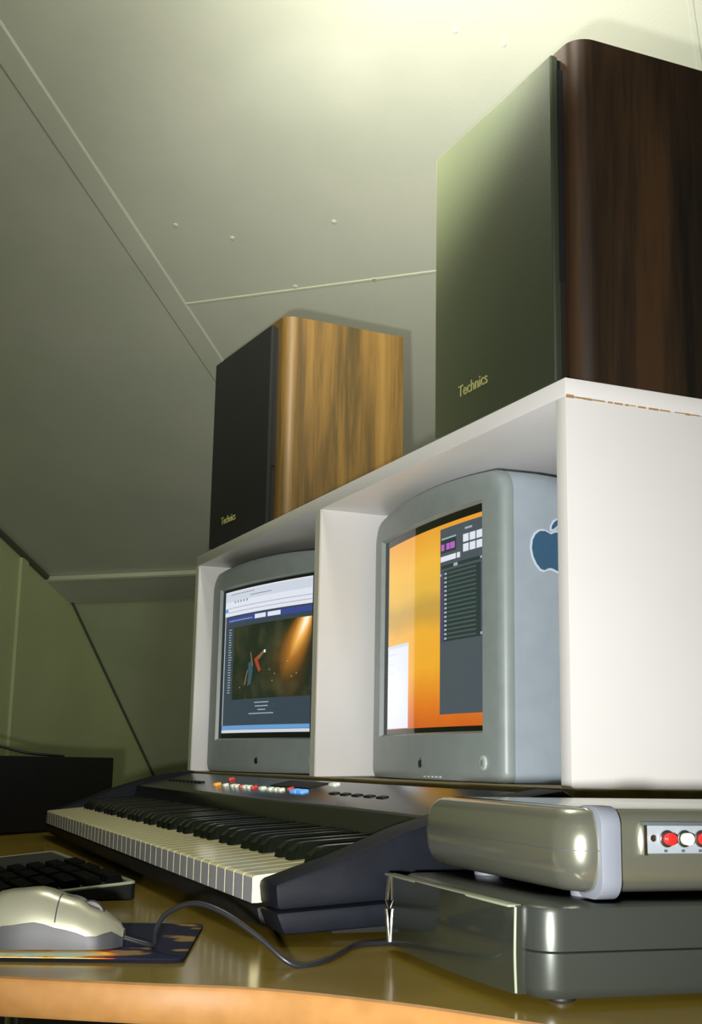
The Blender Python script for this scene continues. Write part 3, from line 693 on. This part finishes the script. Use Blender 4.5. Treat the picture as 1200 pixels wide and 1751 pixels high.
ts = [0, .012, .03, .06, .1, .14, .2, .26, .32, .38, .44, .5, .56, .62, .68, .74, .8, .86, .9, .94, .97, .99, 1]
sh, bs = [], []
for t_ in ts:
    zb_ = itp(t_, zbn); h_ = itp(t_, hh); thb = math.asin(min(1, (zb_/h_))**(1/.85))
    ring = []
    for i in range(21):
        th = thb+(math.pi-2*thb)*i/20; y_, z_ = sec(t_, th); ring.append(Vector((-t_*ML, y_, z_+.001)))
    sh.append(ring)
    rb = []
    for i in range(7): th = thb*i/6; y_, z_ = sec(t_, th); rb.append(Vector((-t_*ML, y_*.985, z_+.0008)))
    rb2 = [Vector((p.x, -p.y, p.z)) for p in rb[::-1]]; bs.append(rb+rb2)
loft('top_shell', sh, M_mouse, mo, caps=True, closed=True); loft('base', bs, M_mouseb, mo, caps=True, closed=True)
# wheel slot and wheel on the ridge, button gap
def ridge(t_): return itp(t_, hh)+.001
slot = []
bm = bmesh.new(); vs = []
for i in range(24):
    a = 2*math.pi*i/24; t_ = .24+.115*math.cos(a); y_ = .0052*math.sin(a); w_, h_ = itp(t_, hw), itp(t_, hh)
    vs.append(bm.verts.new((-t_*ML, y_, ridge(t_)+.0006-abs(y_/w_)**2.2*h_*.5)))
bm.faces.new(vs); link('wheel_slot', bm, M_mouseb, mo)
cyl('scroll_wheel', (-.21*ML, 0, ridge(.21)-.0085), (0, 1, 0), .0115, .005, M_rubberblack, mo, bevel=.001)
gp = []
for i in range(14):
    th = math.radians(86-i*4.6); t_ = .37+.012*i/13; y_, z_ = sec(t_, th); gp.append((-t_*ML, -y_*1.004, z_*1.006+.001))
tube('button_gap', gp, .0005, M_mouseb, mo, 6, 2)
cab = [(.1075, -.466, -.109), (.115, -.453, -.1125), (.123, -.445, -.1130), (.131, -.446, -.102), (.142, -.441, -.089), (.165, -.429, -.080), (.188, -.414, -.084), (.209, -.395, -.098), (.2255, -.374, -.1155), (.212, -.345, -.1158), (.180, -.318, -.1158), (.148, -.290, -.1158), (.142, -.24, -.1158), (.142, -.16, -.1158)]
tag(tube('mouse_cable', cab, .0019, M_cable), 'thin black cable looping from the mouse under the music keyboard', 'cable')

# ------------------------------------------------------------------ computer keyboard under the music keyboard
M_tray = mat('dark_tray', (.005, .006, .005), .5, spec=.2)
ck = empty('computer_keyboard', (-.221, -.373, DZ), 0, 'black computer keyboard with clear rim behind the mouse, tucked below the music keyboard', 'keyboard')
bm = bmesh.new(); KW, KD = .44, .15
tz = lambda y: .0185+(y)*.10   # y negative towards the front
rings = []
def trimr(x0, x1, y0, y1, zo, r=.006): return [Vector((x, y, tz(y)+zo)) for x, y in rrect(x0, x1, y0, y1, r, 4)]
loft('clear_tray', [[Vector((x, y, .001)) for x, y in rrect(-KW, 0, -KD, 0, .006, 4)], trimr(-KW, 0, -KD, 0, -.0025)], M_tray, ck)
loft('clear_rim', [trimr(-KW, 0, -KD, 0, -.0025), trimr(-KW, 0, -KD, 0, -.001), trimr(-KW+.001, -.001, -KD+.001, -.001, 0), trimr(-KW+.007, -.005, -KD+.006, -.007, 0), trimr(-KW+.008, -.006, -KD+.007, -.0075, -.004)], M_rim, ck)
loft('key_base', [trimr(-KW+.0075, -.0075, -KD+.0085, -.0085, -.0038), trimr(-KW+.0075, -.0075, -KD+.0085, -.0085, -.0005)], M_gap, ck)
for r_ in range(6):
    for c_ in range(22):
        x1 = -.010-c_*.0192; y1 = -.011-r_*.0215
        if c_ == 4 or c_ == 8: continue
        bm = bmesh.new(); add_prism(bm, [(y1-.0175, tz(y1)-.001), (y1-.016, tz(y1-.016)+.0065), (y1-.003, tz(y1)+.0072), (y1, tz(y1)-.001)], x1-.0165, x1, 'x'); o = link('keycap', bm, M_keycap, ck)
        if c_ > 11: 
            bpy.data.objects.remove(o)
bx('keycap_field', -KW+.012, -.247, -KD+.012, -.012, tz(-KD)-.001, tz(-KD)+.004, M_keycap, ck)
tag(ck.children[-1], None, kind='stuff')
tag(cyl('cable_plug', (-.585, -.50, DZ+.008), (.6, .7, .25), .0075, .024, M_cream, bevel=.003), 'small cream plug lying on the desk at the far left', 'plug')

# ------------------------------------------------------------------ black case at far left with cable on it
bc = empty('black_case', (-1.56, -.094, DZ), 0, 'black box on the desk at the far left against the green wall', 'electronics')
c0 = Vector((0, 0, 0)); a_ = H*.46; b_ = -HP*.62
def quadbox(name, o, ea, eb, z0, z1, m, parent, bev=.002):
    bm = bmesh.new(); p = [o, o+ea, o+ea+eb, o+eb]; A = [bm.verts.new(q+Z*z0) for q in p]; B = [bm.verts.new(q+Z*z1) for q in p]
    bm.faces.new(A[::-1]); bm.faces.new(B)
    for i in range(4): bm.faces.new((A[i], A[(i+1) % 4], B[(i+1) % 4], B[i]))
    bmesh.ops.recalc_face_normals(bm, faces=bm.faces); bmesh.ops.bevel(bm, geom=list(bm.edges), offset=bev, segments=2, profile=.5, affect='EDGES')
    return link(name, bm, m, parent, True)
quadbox('casing', c0, a_, b_, .004, .1405, M_box, bc)
quadbox('front_panel', c0+b_+H*.006, H*.448, -HP*.006, .008, .137, M_blackplastic, bc, .001)
for k1 in (.06, .40):
    for k2 in (.04, .58): cyl('foot', H*k1-HP*k2+Z*.002, (0, 0, 1), .012, .004, M_rubberblack, bc)
p0 = cast(-30, 1262, Vector((-1.60, -.25, 0)), fwd); pts = [cast(u, v, Vector((-1.62, -.20, 0)), fwd) for u, v in ((-60, 1262), (0, 1276), (45, 1287), (85, 1291), (110, 1293))]
tag(tube('power_cable', pts, .0032, M_cable), 'black cable running across the top of the far left black box', 'cable')
